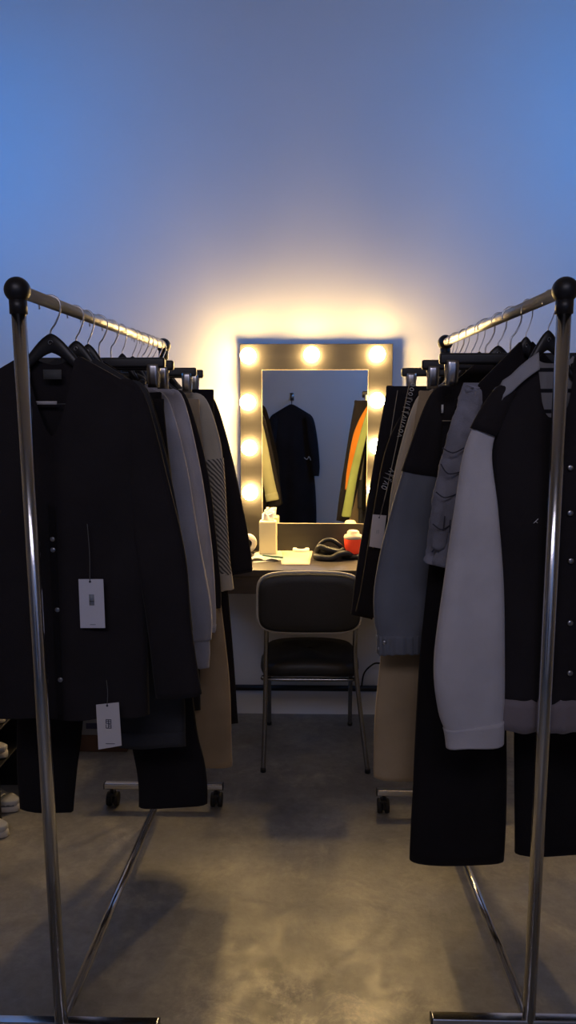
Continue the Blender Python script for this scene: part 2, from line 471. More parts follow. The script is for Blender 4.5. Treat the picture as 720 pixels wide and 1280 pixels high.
def garment(side, Y, name, label, cat):
    t = thing(name, label, cat, (bar_x(side, Y), Y, BAR_Z-.1), 'clothes on the left rack' if side == 'L' else 'clothes on the right rack')
    return t
def buttons(root, pts, name='button', m=None, r=.006):
    for p in pts:
        bm = B(); rings = []
        for rr, dy in ((r*.4, -.003), (r*.8, -.003), (r, -.0015), (r, 0)):
            rings.append([(p[0]+rr*math.cos(2*PI*k/14), p[1]+dy, p[2]+rr*math.sin(2*PI*k/14)) for k in range(14)])
        build(name, loft(bm, rings), m or M['steel'], root)
def hang_tag(root, Y, string_top, hole, corners, m, glyph, label):
    """corners: px of tl, tr, br, bl"""
    q = [PY(*c, Y) for c in corners]
    bm = B(); f = bm.faces.new([bm.verts.new(p) for p in q])
    e = bmesh.ops.extrude_face_region(bm, geom=[f]); bmesh.ops.translate(bm, verts=[v for v in e['geom'] if isinstance(v, bmesh.types.BMVert)], vec=(0, .0012, 0))
    c = build('hang_tag', bm, m, root, smooth=False, label=label)
    a, h = PY(*string_top, Y+.004), PY(*hole, Y)
    build('string', tube(B(), spline([a, (a+h)/2+Vector((.002, 0, 0)), h+Vector((0, -.001, 0))], 5), .0009, 6), M['label_grey'], c)
    bm = B(); tube(bm, [h+Vector((0, -.0008, 0)), h+Vector((0, .0002, 0))], .0024, 10); build('eyelet', bm, M['ink'], c)
    cen = sum(q, Vector())/4; up = ((q[0]+q[1])-(q[2]+q[3])).normalized(); ang = math.atan2((q[1]-q[0]).z, (q[1]-q[0]).x)
    bm = B()
    for s, dz, size in glyph:
        t = text_bm(s, size); me = bpy.data.meshes.new('tmp')
        bmesh.ops.rotate(t, verts=t.verts, cent=(0, 0, 0), matrix=Matrix.Rotation(-ang, 3, 'Y'))
        bmesh.ops.translate(t, verts=t.verts, vec=cen+up*dz+Vector((0, -.0006, 0)))
        t.to_mesh(me); t.free(); bm.from_mesh(me); bpy.data.meshes.remove(me)
    return c, bm
def trousers(side, Y, label, legs, m, flat=.30, seed=3, waist=None, hang='c', hlabel='', cat='trousers', fold=.2, name='trousers'):
    t = garment(side, Y, name, label, cat)
    L = [px_limb(q, Y) for q in legs]
    bm = B()
    for i, q in enumerate(L): loft(bm, limb_rings(q, flat, seed+i, fold))
    build('legs' if len(L) > 1 else 'leg', bm, m, t)
    xs = [q[0][0]-q[0][3] for q in L]+[q[0][0]+q[0][3] for q in L]; x0, x1 = min(xs), max(xs); z = L[0][0][2]
    w = B(); n = 28
    ring = lambda zz, g: [((x0+x1)/2+((x1-x0)/2+g)*math.cos(2*PI*k/n), Y+(.013+g)*math.sin(2*PI*k/n), zz) for k in range(n)]
    loft(w, [ring(z-.038, .001), ring(z-.034, .003), ring(z+.001, .003), ring(z+.003, .001)])
    build('waistband', w, m, t)
    if hang: hanger(hang, side, Y, hlabel)
    return t

# ================================================================== LEFT RACK
# front: black buttoned jacket
Y = hook_Y('L', 62)
hanger('s', 'L', Y, 'black shoulder hanger holding the black buttoned jacket, nearest on the left rack')
g = garment('L', Y, 'black_jacket', 'black buttoned jacket with two hang tags, frontmost on the left rack', 'jacket')
T = Top('L', Y, (97, 455), (176, 488), (188, 893), dipf=.17, dipb=.02, th=.035, seed=1)
T.body(g, M['black'])
sl = [(163, 500, 17), (186, 610, 26), (203, 700, 30), (213, 780, 28), (225, 869, 29)]
sleeves(g, T, sl, M['black'], .5, 2)
bx = T.surf(0, .03, -1)
bm = B(); p = PY(65.5, 468, Y-.012); box(bm, (p.x-.019, p.y-.001, p.z-.010), (p.x+.019, p.y+.001, p.z+.010)); build('neck_label', bm, M['label_grey'], g, label='small grey woven neck label')
p = PY(57, 503.5, Y-.010); bm = B(); box(bm, (p.x-.024, p.y-.001, p.z-.0035), (p.x+.024, p.y+.001, p.z+.0035)); build('size_label', bm, M['cardw'], g, label='narrow white label inside the neck')
p = PY(84, 505, Y-.010); bm = B(); box(bm, (p.x-.022, p.y-.0008, p.z-.0007), (p.x+.022, p.y+.0008, p.z+.0007)); build('yoke_seam', bm, M['label_grey'], g)
buttons(g, [T.at(66, 672), T.at(66, 688), T.at(72, 762), T.at(76, 850)], r=.0055)
T.patch(g, 'placket', M['black2'], -.04, .04, .24, .995, off=.0015, nu=4, nv=30)
c, bm = hang_tag(g, Y-.052, (109, 655), (112.5, 727), [(98, 724), (129, 724), (131.5, 785), (100.5, 785)], M['card'], [('\u00b7', 0, .004)], 'pale blue white hang tag on a thread')
bm.free(); bm = B(); p = PY(114.5, 752, Y-.0535)
for dz, h in ((.007, .017), (-.003, .005), (-.0065, .003)): box(bm, (p.x-.0052, p.y, p.z+dz-h/2), (p.x+.0052, p.y+.0006, p.z+dz+h/2))
build('printed_mark', bm, M['inkpale'], c)
p = PY(116, 781, Y-.0535); bm = B(); box(bm, (p.x-.006, p.y, p.z), (p.x+.006, p.y+.0006, p.z+.0009)); build('printed_line', bm, M['inkpale'], c)
c, bm = hang_tag(g, Y-.050, (133, 850), (134, 882), [(120, 881), (148.5, 878), (152, 932), (123, 937)], M['cardw'], [('日日', .0095, .0085), ('E3', .0, .0095)], 'white hang tag with a dark square emblem')
bm.free(); bm = B(); p = PY(135.6, 905, Y-.0515)
def st(x0, z0, x1, z1): box(bm, (p.x+x0, p.y, p.z+z0), (p.x+x1, p.y+.0006, p.z+z1))
k = .0011
for x in (-.006, -.0005, .005): st(x, .0008, x+k, .0100)
for z in (.0008, .0050, .0090): st(-.006, z, .0061, z+k)
for x in (-.006, .005): st(x, -.0100, x+k, -.0012)
for z in (-.0100, -.0060, -.0022): st(-.001, z, .0061, z+k)
st(-.006, -.0100, -.001, -.0089); st(-.001, -.010, -.001+k, -.0022)
st(-.0005, -.0014, .0006, .001)
build('emblem', bm, M['ink'], c)
p = PY(139, 930, Y-.0515); bm = B(); st(-.012, 0, .008, .0009); build('printed_line', bm, M['ink'], c)

# charcoal long shirt behind it
Y = hook_Y('L', 94)
hanger('s', 'L', Y, 'black shoulder hanger holding the charcoal long shirt on the left rack')
g = garment('L', Y, 'charcoal_shirt', 'charcoal long shirt whose straight hem shows below the front black jacket on the left', 'shirt')
T = Top('L', Y, (118, 450), (182, 482), (232, 932), seed=2, th=.022, hemcut=.085); T.body(g, M['charcoal'])
T.patch(g, 'hem_band', M['charcoal'], -.99, .99, .955, .998, off=.002, nu=30, nv=3)
sleeves(g, T, [(176, 492, 14), (195, 600, 20), (212, 700, 21), (222, 790, 19)], M['charcoal'], .35, 4)
# black blazer
Y = hook_Y('L', 109)
hanger('s', 'L', Y, 'black shoulder hanger holding the plain black blazer on the left rack')
g = garment('L', Y, 'black_blazer', 'plain black blazer, only its sloping shoulder showing behind the charcoal shirt', 'blazer')
T = Top('L', Y, (130, 446), (183, 474), (205, 840), seed=3, th=.022); T.body(g, M['black2'])
sleeves(g, T, [(178, 484, 13), (196, 600, 19), (214, 740, 18), (220, 800, 17)], M['black2'], .35, 5)
# black trousers showing under the jackets
Y = hook_Y('L', 123)
trousers('L', Y, 'wide black trousers hanging below the black jacket, hem just above the left rack base bar',
         [[(100, 500, 36), (80, 650, 40), (62, 880, 41), (58, 960, 38), (57, 1011, 34)], [(168, 500, 36), (178, 650, 40), (200, 890, 42), (212, 960, 43), (216, 1005, 43)]],
         M['black2'], .28, 6, hlabel='black clip hanger holding the wide black trousers on the left rack')
# dark trousers, clip bar visible; legs lengthened unseen to shade the floor
Y = hook_Y('L', 138)
trousers('L', Y, 'black straight trousers clipped close behind the wide black trousers on the left rack',
         [[(115, 492, 30), (92, 700, 34), (66, 985, 26)], [(175, 492, 26), (195, 700, 32), (212, 990, 36)]], M['black'], .25, 8,
         hlabel='black clip hanger with a shining clip, fifth along the left rack')
# pale grey sweater
Y = hook_Y('L', 152)
hanger('s', 'L', Y, 'black shoulder hanger holding the nearer pale grey sweater')
g = garment('L', Y, 'grey_sweater', 'pale grey sweater with a loose cuff, nearer of the two on the left rack', 'sweater')
T = Top('L', Y, (183, 470), (208, 500), (215, 760), seed=4, th=.024); T.body(g, M['grey'])
o = sleeves(g, T, [(203, 508, 12), (219, 590, 17), (231, 680, 21), (245, 760, 20), (250, 800, 16)], M['grey'], .5, 9, fold=.3)
q = px_limb([(252, 796, 10), (253, 815, 10), (254, 834, 8)], T.Y); limb(g, 'cuff', q, M['grey2'], .6, 3)
bm = B(); cc = T.cx; tube(bm, spline([(cc+.055*math.cos(a), Y+.025*math.sin(a), T.zn+.004+.018*math.sin(a)) for a in [2*PI*k/14 for k in range(15)]], 3), .011, 10); build('collar', bm, M['leather'], g, label='black shiny collar')
# second grey
Y = hook_Y('L', 165)
hanger('s', 'L', Y, 'black shoulder hanger holding the farther light grey sweatshirt')
g = garment('L', Y, 'grey_sweatshirt', 'light grey sweatshirt, the farther grey top on the left rack', 'sweatshirt')
T = Top('L', Y, (195, 464), (226, 492), (235, 770), seed=5, th=.022); T.body(g, M['grey2'])
sleeves(g, T, [(222, 500, 13), (237, 590, 15), (250, 690, 16), (258, 760, 12), (260, 790, 9)], M['grey2'], .5, 11, cuffm=M['grey'], frac=.93)
# black long coat, its hidden hem lowered to block bulb light
Y = hook_Y('L', 171.5)
hanger('s', 'L', Y, 'black shoulder hanger holding the long black coat')
g = garment('L', Y, 'black_coat', 'long black coat hanging between the grey sweatshirt and the cream top', 'coat')
T = Top('L', Y, (208, 462), (231, 487), (251, 886), seed=6, th=.014); T.body(g, M['black'])
sleeves(g, T, [(228, 496, 11), (246, 600, 15), (260, 720, 15), (263, 760, 13)], M['black'], .4, 13)
# beige trousers, hidden leg made longer to keep bulb light off the floor
Y = hook_Y('L', 177)
trousers('L', Y, 'beige trousers with a wide curved hem on the left rack', [[(190, 500, 22), (203, 700, 32), (211, 900, 36), (213, 992, 38)], [(228, 500, 20), (244, 700, 26), (258, 850, 30), (262, 957, 30)]],
         M['beige'], .27, 14, hlabel='black clip hanger holding the beige trousers on the left rack')
# cream top with striped sleeves
Y = hook_Y('L', 183)
hanger('s', 'L', Y, 'black shoulder hanger holding the cream top with striped sleeves')
g = garment('L', Y, 'cream_sweater', 'cream top with quilted striped lower sleeves on the left rack', 'sweater')
T = Top('L', Y, (228, 480), (256, 497), (252, 740), seed=7, th=.02); T.body(g, M['cream'])
L = px_limb([(250, 503, 11), (261, 550, 14), (266, 592, 14), (271, 640, 12), (277, 700, 10), (281, 720, 9), (284, 737, 8)], Y); L = tuck(L, T)
for i, q in enumerate((L, mirror_limb(L, T.cx))):
    o = limb(g, 'sleeve', q, M['cream'], .6, 15, t1=.42)
    build('striped_sleeve', loft(B(), limb_rings(q, .6, 15, .15, t0=.38, t1=.84, grow=.003)), M['stripe'], o, label='quilted striped lower sleeve')
    build('cuff', loft(B(), limb_rings(q, .65, 15, .1, t0=.82, t1=1, grow=.002)), M['cream'], o)
# black trousers far, legs widened out of sight to shade the floor
Y = hook_Y('L', 188.5)
trousers('L', Y, 'plain black trousers with one leg edge showing beside the table, left rack far end', [[(200, 488, 26), (198, 700, 32), (199, 903, 34)], [(246, 488, 20), (258, 700, 24), (262, 800, 28), (266, 904, 31)]],
         M['black2'], .22, 17, hlabel='black clip hanger with steel clips, second last on the left rack')
# black jacket, last
Y = hook_Y('L', 194.5)
hanger('s', 'L', Y, 'black shoulder hanger holding the farthest black jacket on the left rack')
g = garment('L', Y, 'black_jacket', 'black jacket with its sleeve over the table edge, farthest on the left rack', 'jacket')
T = Top('L', Y, (236, 480), (266, 490), (272, 730), seed=8, th=.018); T.body(g, M['black'])
sleeves(g, T, [(261, 496, 10), (275, 570, 14), (290, 650, 16), (299, 700, 15), (302, 716, 13)], M['black'], .4, 19, cuffm=M['black2'], frac=.93)

# pale shirt hanging closest to the wall, its sleeve seen in the mirror
Y = hook_Y('L', 200)
hanger('s', 'L', Y, 'black shoulder hanger holding the pale lime shirt, left rack end')
g = garment('L', Y, 'lime_shirt', 'pale lime shirt whose sleeve shows at the left of the mirror reflection', 'shirt')
T = Top('L', Y, (236, 484), (264, 492), (262, 720), seed=9, th=.016); T.body(g, M['lime'])
sleeves(g, T, [(259, 498, 7), (274, 570, 11), (290, 650, 12), (300, 698, 13)], M['lime'], .45, 20, cuffm=M['lime'], frac=.9)

# ================================================================== RIGHT RACK
# varsity jacket in front
Y = hook_Y('R', 684)
hanger('s', 'R', Y, 'black shoulder hanger holding the varsity jacket, nearest on the right rack', dx=.005)
g = garment('R', Y, 'varsity_jacket', 'black varsity jacket with grey sleeves and grey hem, frontmost on the right rack', 'jacket')
T = Top('R', Y, (657, 455), (604, 493), (608, 908), dipf=.125, dipb=.015, th=.034, seed=11, pw=4, slide=.016, fold=.004)
T.body(g, M['black'])
T.patch(g, 'lining', M['lining'], -.42, .42, .0, .42, f=-1, off=-.006, nu=24, nv=14, label='cream knit lining with dark stripes')
T.patch(g, 'hem_band', M['hem'], -.99, .99, .905, .998, off=.003, nu=30, nv=4, label='grey ribbed hem')
sl = [(605, 502, 13), (598, 560, 17), (594, 640, 27), (590, 730, 36), (585, 825, 43), (588, 880, 41), (592, 908, 36), (593, 931, 34)]
L = tuck(px_limb(sl, Y-.012), T)
for i, q in enumerate((L, mirror_limb(L, T.cx))):
    o = limb(g, 'sleeve', q, M['sleeve'], .42, 20+i, .2, label='grey sleeve')
    build('shoulder_cap', loft(B(), limb_rings(q, .45, 20+i, .1, t0=0, t1=.21, grow=.004)), M['black'], o, label='black shoulder cap')
    build('cuff', loft(B(), limb_rings(q, .42, 20+i, .08, t0=.86, t1=1, grow=.003)), M['sleeve'], o)
for s in (1, -1):                                     # grey strap on the shoulder
    def strap(a, b, s=s):
        u = s*lerp(T.n*1.02/T.xs, .93, a); p = T.surf(u, 0, 1); return p+Vector((0, -.004-.012*b, .006-.034*b+.006*math.sin(a*PI)))
    build('shoulder_strap', grid(B(), strap, 14, 5), M['trimgrey'], g, sol=.003, label='pale grey strap along the shoulder')
T.patch(g, 'placket', M['black2'], -.05, .05, .16, .90, off=.002, nu=4, nv=30)
buttons(g, [T.at(712, y, .005) for y in (585, 643, 703, 779, 843)], name='snap_button', r=.006)
p = T.at(669, 652, .003); bm = B()
for a, b in (((-.005, -.003), (.004, .006)), ((-.0012, .0008), (.0032, -.0025))):
    tube(bm, [(p.x+a[0], p.y, p.z+a[1]), (p.x+b[0], p.y, p.z+b[1])], .0007, 6)
build('chest_emblem', bm, M['white'], g, label='tiny white embroidered chest mark')
# black tailored jacket behind
Y = hook_Y('R', 659)
hanger('s', 'R', Y, 'black shoulder hanger with a round hump above the denim jacket, second on the right rack')
g = garment('R', Y, 'denim_jacket', 'grey crinkled denim jacket with flap pocket on its short sleeve, right rack', 'jacket')
T = Top('R', Y, (650, 450), (592, 484), (606, 800), seed=12, th=.026); T.body(g, M['black2'])
sl = [(590, 487, 8), (589, 492, 13), (582, 560, 22), (572, 640, 30), (563, 707, 30)]
L = px_limb(sl, Y)
for i, q in enumerate((L, mirror_limb(L, T.cx))):
    o = limb(g, 'sleeve', q, M['denim'], .5, 23+i, .45, n=64, cuts=24, label='crinkled denim sleeve')
    cuff(g, 'shoulder_facing', q, M['paleden'], parent=o) if False else build('shoulder_facing', loft(B(), limb_rings(q, .5, 23+i, .1, t0=0, t1=.16, grow=.003)), M['paleden'], o, label='pale grey shoulder piece')
q = L
def on_sleeve(px, py, d=.018): return PY(px, py, Y-.016-d)
o = [c for c in g.children if c.name.startswith('sleeve')][0]
bm = B()
for a, b, c in (((541, 655), (552, 662), (565, 655)), ((551, 580), (560, 592), (576, 590)), ((545, 615), (556, 622), (572, 617)), ((553, 560), (566, 566), (580, 560)), ((540, 690), (552, 672), (556, 645)), ((548, 694), (560, 676), (563, 650))):
    tube(bm, spline([on_sleeve(*a, .008), on_sleeve(*b), on_sleeve(*c, .014)], 5), .0014, 6)
dm = o.modifiers.new('crinkle', 'DISPLACE'); tx = bpy.data.textures.new('crinkle', 'CLOUDS'); tx.noise_scale = .035; tx.noise_depth = 2; dm.texture = tx; dm.strength = .016; dm.mid_level = .5
build('sleeve_seams', bm, M['seam'], o)
def flap(u, v):
    p = PY(lerp(541, 560, u)-2*v, lerp(664, 684, v)+(4*math.sin(u*PI) if v > .5 else 0), Y-.034-.004*math.sin(v*PI)); return p
build('pocket_flap', grid(B(), flap, 6, 6), M['denim'], o, sol=.003)
# wide black trousers below
Y = hook_Y('R', 640)
trousers('R', Y, 'wide black trousers reaching lowest on the right rack, under the varsity jacket',
         [[(600, 500, 30), (590, 620, 44), (580, 800, 52), (573, 940, 57), (568, 1074, 59)], [(660, 500, 30), (680, 620, 46), (696, 800, 55), (702, 940, 60), (706, 1061, 62)]],
         M['black2'], .26, 25, hlabel='black clip hanger holding the wide black trousers on the right rack')
# black coat with slate sleeves
Y = hook_Y('R', 624)
hanger('s', 'R', Y, 'black shoulder hanger holding the black bomber with slate sleeves')
g = garment('R', Y, 'bomber_jacket', 'black bomber jacket with slate blue balloon sleeves and gathered cuffs, right rack', 'jacket')
T = Top('R', Y, (610, 452), (541, 500), (540, 830), seed=13, th=.026); T.body(g, M['black'])
sl = [(541, 512, 14), (529, 570, 20), (515, 650, 29), (503, 730, 33), (500, 775, 31), (499, 792, 27), (499, 815, 27)]
L = tuck(px_limb(sl, Y), T)
for i, q in enumerate((L, mirror_limb(L, T.cx))):
    o = limb(g, 'sleeve', q, M['slate'], .5, 27+i, .3, label='slate blue balloon sleeve')
    build('shoulder_cap', loft(B(), limb_rings(q, .5, 27+i, .3, t0=0, t1=.32, grow=.003)), M['black'], o, label='black shoulder cap')
    bm = B(); R = limb_rings(q, .55, 27+i, .05, n=64, t0=.86, t1=1, grow=.001)
    R = [[p+Vector((0, (.004 if k % 4 < 2 else -.002)*(1 if p.y > Y else -1), 0)) for k, p in enumerate(r)] for r in R]
    build('gathered_cuff', loft(bm, R), M['slate'], o)
buttons(g, [PY(472, 796, Y-.004), PY(480.5, 803, Y-.026), PY(474, 811, Y-.012)], name='snap', r=.005)
p = PY(553, 511, Y-.03); bm = B(); box(bm, (p.x-.0025, p.y-.001, p.z-.010), (p.x+.0025, p.y+.001, p.z+.010)); build('white_tab', bm, M['white'], g, label='tiny white tab on the chest')
p = PY(559, 526, Y-.03); bm = B(); tube(bm, [p+Vector((-.012, 0, 0)), p+Vector((.012, 0, 0))], .0012, 6); build('welt_seam', bm, M['rim'], g)
# beige trousers, hidden right leg widened as a light blocker
Y = hook_Y('R', 608)
trousers('R', Y, 'beige trousers reaching past the slate cuff on the right rack', [[(545, 490, 20), (520, 700, 30), (506, 850, 32), (502, 910, 33), (501, 972, 34)], [(590, 490, 22), (585, 700, 40), (580, 970, 42)]],
         M['beige'], .3, 30, hlabel='black clip hanger with a blue lit steel clip above the bomber jacket', cat='trousers')
# grey cardigan
Y = hook_Y('R', 600)
hanger('s', 'R', Y, 'black shoulder hanger holding the mid grey cardigan')
g = garment('R', Y, 'grey_cardigan', 'mid grey wool cardigan with its hem below the slate cuff on the right rack', 'cardigan')
T = Top('R', Y, (575, 462), (541, 490), (506, 866), seed=14, th=.02); T.body(g, M['dgrey'])
sleeves(g, T, [(541, 498, 10), (531, 600, 15), (524, 700, 16), (520, 780, 15)], M['dgrey'], .4, 31)
# cream blouse, unseen body drawn dress-long to shade the floor
Y = hook_Y('R', 590)
hanger('s', 'R', Y, 'black shoulder hanger holding the lengthened cream blouse on the right rack')
g = garment('R', Y, 'cream_long_blouse', 'cream blouse lengthened into a dress to shade the floor, a narrow pale strip behind the slate sleeve on the right rack', 'dress')
T = Top('R', Y, (553, 478), (523, 496), (532, 1000), seed=15, th=.022); T.body(g, M['cream'])
sleeves(g, T, [(525, 503, 9), (514, 560, 14), (504, 620, 16), (496, 690, 14)], M['cream'], .55, 33, cuffm=M['cream'])
# track jacket with lettering
Y = hook_Y('R', 580)
hanger('s', 'R', Y, 'black shoulder hanger holding the lettered black track jacket')
g = garment('R', Y, 'track_jacket', 'black track jacket with white script lettering down its sleeve, right rack', 'jacket')
T = Top('R', Y, (545, 470), (520, 474), (508, 760), seed=16, th=.02); T.body(g, M['black2'])
sl = [(516, 480, 13), (503, 560, 19), (486, 650, 20), (470, 730, 18), (460, 768, 16)]
L = tuck(px_limb(sl, Y), T)
for i, q in enumerate((L, mirror_limb(L, T.cx))): limb(g, 'sleeve', q, M['black2'], .55, 35+i, .1)
o = [c for c in g.children if c.name.startswith('sleeve')][0]
def script_along(a, b, n, amp, seed):
    """rows of small joined pen strokes between two survey points"""
    bm = B(); A, Bp = PY(*a, Y-.030), PY(*b, Y-.034); d = (Bp-A)/n; nr = Vector((d.z, 0, -d.x)).normalized(); rr = random.Random(seed)
    for i in range(n):
        p = A+d*(i+.5); k = rr.choice('onlsv'); h = amp*(1.6 if k == 'l' else 1)
        if k == 'o': pts = [p+d*.32*math.cos(t)+nr*h*.5*math.sin(t) for t in [j*PI/4 for j in range(9)]]
        elif k == 'n': pts = [p-d*.35-nr*h*.5, p-d*.3+nr*h*.4, p+d*.1+nr*h*.5, p+d*.3-nr*h*.5]
        elif k == 'l': pts = [p-d*.2-nr*h*.4, p+nr*h*.6, p+d*.1-nr*h*.5, p+d*.4-nr*h*.4]
        elif k == 's': pts = [p+d*.3+nr*h*.4, p-d*.2+nr*h*.3, p+d*.2-nr*h*.2, p-d*.3-nr*h*.4]
        else: pts = [p-d*.35+nr*h*.5, p-nr*h*.5, p+d*.35+nr*h*.5]
        tube(bm, pts, .0009, 5)
    return bm
build('script_lettering', script_along((517, 478), (499, 547), 12, .012, 2), M['white'], o, label='white script lettering')
build('script_lettering', script_along((491, 586), (479, 612), 5, .016, 5), M['white'], o, label='white script lettering')
bm = B(); tube(bm, [PY(512, 478, Y-.026), PY(498, 545, Y-.036), PY(484, 610, Y-.036), PY(466, 685, Y-.034)], .0012, 6); build('piping', bm, M['rim'], o)
c, bm = hang_tag(g, Y-.045, (480, 625), (474, 647), [(466, 643), (483, 644.5), (478, 686), (461.5, 683)], M['cardw'], [('|||', 0, .012)], 'white hang tag on the track jacket sleeve')
build('printed_mark', bm, M['inkpale'], c)
# piped black trousers, last
Y = hook_Y('R', 571)
trousers('R', Y, 'black trousers with a pale side seam, farthest on the right rack beside the mirror',
         [[(501, 484, 17), (488, 570, 20), (475, 650, 20), (461, 730, 18), (452, 770, 14)], [(534, 484, 16), (530, 650, 20), (526, 770, 18)]], M['black'], .45, 39,
         hlabel='black clip hanger beside the mirror, farthest clip hanger on the right rack', fold=.12)
t = [o for o in bpy.data.objects if o.get('label', '').startswith('black trousers with a pale side')][0]
bm = B(); tube(bm, [PY(497, 488, Y-.021), PY(484, 570, Y-.024), PY(470, 650, Y-.024), PY(455, 735, Y-.022)], .0011, 6); build('side_seam', bm, M['rim'], t)

Y = 2.40
hanger('s', 'R', Y, 'black shoulder hanger holding the orange shirt seen in the mirror')
g = garment('R', Y, 'orange_shirt', 'orange shirt, a narrow strip at the right of the mirror reflection', 'shirt')
T = Top('R', Y, (540, 486), (512, 494), (506, 690), seed=17, th=.014); T.body(g, M['orange'])
sleeves(g, T, [(508, 500, 8), (492, 560, 12), (476, 640, 13), (470, 690, 12)], M['orange'], .55, 41)
Y = 2.445
hanger('s', 'R', Y, 'black shoulder hanger holding the lime green shirt, right rack end')
g = garment('R', Y, 'lime_shirt', 'lime green shirt whose lit sleeve shows at the right of the mirror reflection', 'shirt')
T = Top('R', Y, (540, 486), (514, 494), (512, 690), seed=18, th=.012); T.body(g, M['black2'])
sleeves(g, T, [(512, 500, 6), (496, 570, 8), (476, 650, 9), (462, 725, 10), (458, 745, 10)], M['limegreen'], .6, 43)

# ================================================================== VANITY TABLE AND MIRROR
TZ = .80; TF = 3.0
t = thing('vanity_table', 'dark wooden vanity table with a deep apron against the wall', 'table', (.03, 3.24, 0))
X0, X1 = -.56, .62
build('tabletop', box(B(), (X0, TF, TZ-.028), (X1, WY-.003, TZ)), M['wood'], t, smooth=False, bev=.003)
build('apron', box(B(), (X0+.02, TF+.006, .70), (X1-.02, WY-.02, TZ-.029)), M['wood'], t, smooth=False, bev=.002)
for x in (X0+.01, X1-.05):
    for y in (TF+.02, WY-.065): build('leg', box(B(), (x, y, 0), (x+.04, y+.04, .70)), M['wood'], t, smooth=False, bev=.003)
build('stretcher', tube(B(), [(X0+.03, WY-.045, .145), (X1-.03, WY-.045, .145)], .014, 14), M['bplastic'], t)

FY = WY-.055
a, b = PY(299.5, 430, FY), PY(487, 684, FY); i0, i1 = PY(327, 462, FY), PY(458, 655, FY)
fz0 = TZ+.001
t = thing('vanity_mirror', 'tall lit mirror with a wide bronze frame of round bulbs, standing on the vanity table', 'mirror', ((a.x+b.x)/2, FY+.02, fz0))
bm = B()
outer = [(a.x, fz0), (b.x, fz0), (b.x, a.z), (a.x, a.z)]; inner = [(i0.x, i1.z), (i1.x, i1.z), (i1.x, i0.z), (i0.x, i0.z)]
of, ob = [[bm.verts.new((x, y, z)) for x, z in outer] for y in (FY, WY-.012)]
nf, nb_ = [[bm.verts.new((x, y, z)) for x, z in inner] for y in (FY, FY+.012)]
for k in range(4):
    j = (k+1) % 4
    bm.faces.new((of[k], of[j], nf[j], nf[k])); bm.faces.new((of[k], ob[k], ob[j], of[j])); bm.faces.new((nf[k], nf[j], nb_[j], nb_[k]))
bm.faces.new(ob)
build('frame', bm, M['frame'], t, smooth=False, bev=.002)
bm = B(); box(bm, (i0.x-.0005, FY+.008, i1.z-.0005), (i1.x+.0005, FY+.0115, i0.z+.0005), Matrix.Rotation(math.radians(-1.2), 3, 'Z')); build('mirror_glass', bm, M['mirror'], t, smooth=False)
bm = B(); w = .0012
for lo, hi in (((i0.x, i1.z), (i1.x, i1.z+w)), ((i0.x, i0.z-w), (i1.x, i0.z)), ((i0.x, i1.z), (i0.x+w, i0.z)), ((i1.x-w, i1.z), (i1.x, i0.z))):
    box(bm, (lo[0], FY-.001, lo[1]), (hi[0], FY+.008, hi[1]))
build('inner_trim', bm, M['rim'], t, smooth=False)
bulbs = [(310, 444.5), (389.5, 443), (472, 442.5), (309.5, 503), (311.5, 560), (312.5, 616), (471.5, 500.5), (471, 558), (470, 614)]
for k, q in enumerate(bulbs):
    p = PY(*q, FY-.03)
    if k == 0:
        bm = B(); sphere(bm, p, .034, 16, 10); first = build('bulb', bm, M['bulb'], t); p0 = p
        s = B(); tube(s, [(p.x, FY-.0005, p.z), (p.x, FY-.008, p.z)], .021, 18); fs = build('socket', s, M['steel'], first)
    else:
        c = first.copy(); COL.objects.link(c); c.parent = t; c.location = p-p0
        d = fs.copy(); COL.objects.link(d); d.parent = c

# things on the table
p = PZ(336, 690, TZ); p.y = min(p.y+.01, 3.365); p.z = TZ+.001
t = thing('tissue_box', 'tall pale yellow tissue box with a white tissue sticking out, left on the table', 'tissue box', p)
bm = B(); box(bm, (p.x-.039, p.y-.036, p.z), (p.x+.039, p.y+.036, p.z+.150)); build('box', bm, M['bottle'], t, bev=.007, seg=3)
def tis(u, v):
    an = u*2*PI; r = .022*(1-.35*v)+.012*math.sin(3*an+1)*v
    return (p.x-.004+r*math.cos(an)*1.25, p.y+r*math.sin(an)*.6, p.z+.149+v*.034+.008*math.sin(2*an+.6)*v)
build('tissue', grid(B(), tis, 36, 6), M['tissue'], t, sol=.001)
def ring_roll(name, label, cat, c, ax, R, r, w, mo, mi, group=None):
    t = thing(name, label, cat, c)
    c = Vector(c)
    def rg(rr, off):
        if ax == 'y': return [c+Vector((rr*math.cos(2*PI*k/28), off, R+rr*math.sin(2*PI*k/28))) for k in range(28)]
        return [c+Vector((rr*math.cos(2*PI*k/28), rr*math.sin(2*PI*k/28), off)) for k in range(28)]
    w0, w1 = (-w/2, w/2) if ax == 'y' else (0, w)
    bm = B(); loft(bm, [rg(r, w0), rg(R-.002, w0), rg(R, w0+.003), rg(R, w1-.003), rg(R-.002, w1), rg(r, w1), rg(r, w0)], cap=False); build('roll', bm, mo, t)
    bm = B(); loft(bm, [rg(r-.002, w0+.002), rg(r-.0002, w0+.002), rg(r-.0002, w1-.002), rg(r-.002, w1-.002), rg(r-.002, w0+.002)], cap=False); build('core', bm, mi, t)
    if ax == 'y':
        bm = B(); loft(bm, [rg(r-.003, 0), rg(.001, 0)]); build('hub', bm, mi, t)
    return t
p = PZ(313, 682, TZ); ring_roll('tape_roll', 'white tape roll standing on edge left of the tissue box', 'tape', (p.x, 3.40, TZ+.001), 'y', .042, .021, .03, M['tissue'], M['glass'])
p = PZ(379, 689, TZ); ring_roll('tape_roll', 'flat white tape ring lying on the cream sheet', 'tape', (p.x-.01, p.y-.01, TZ+.0024), 'z', .038, .022, .014, M['tissue'], M['ink'])
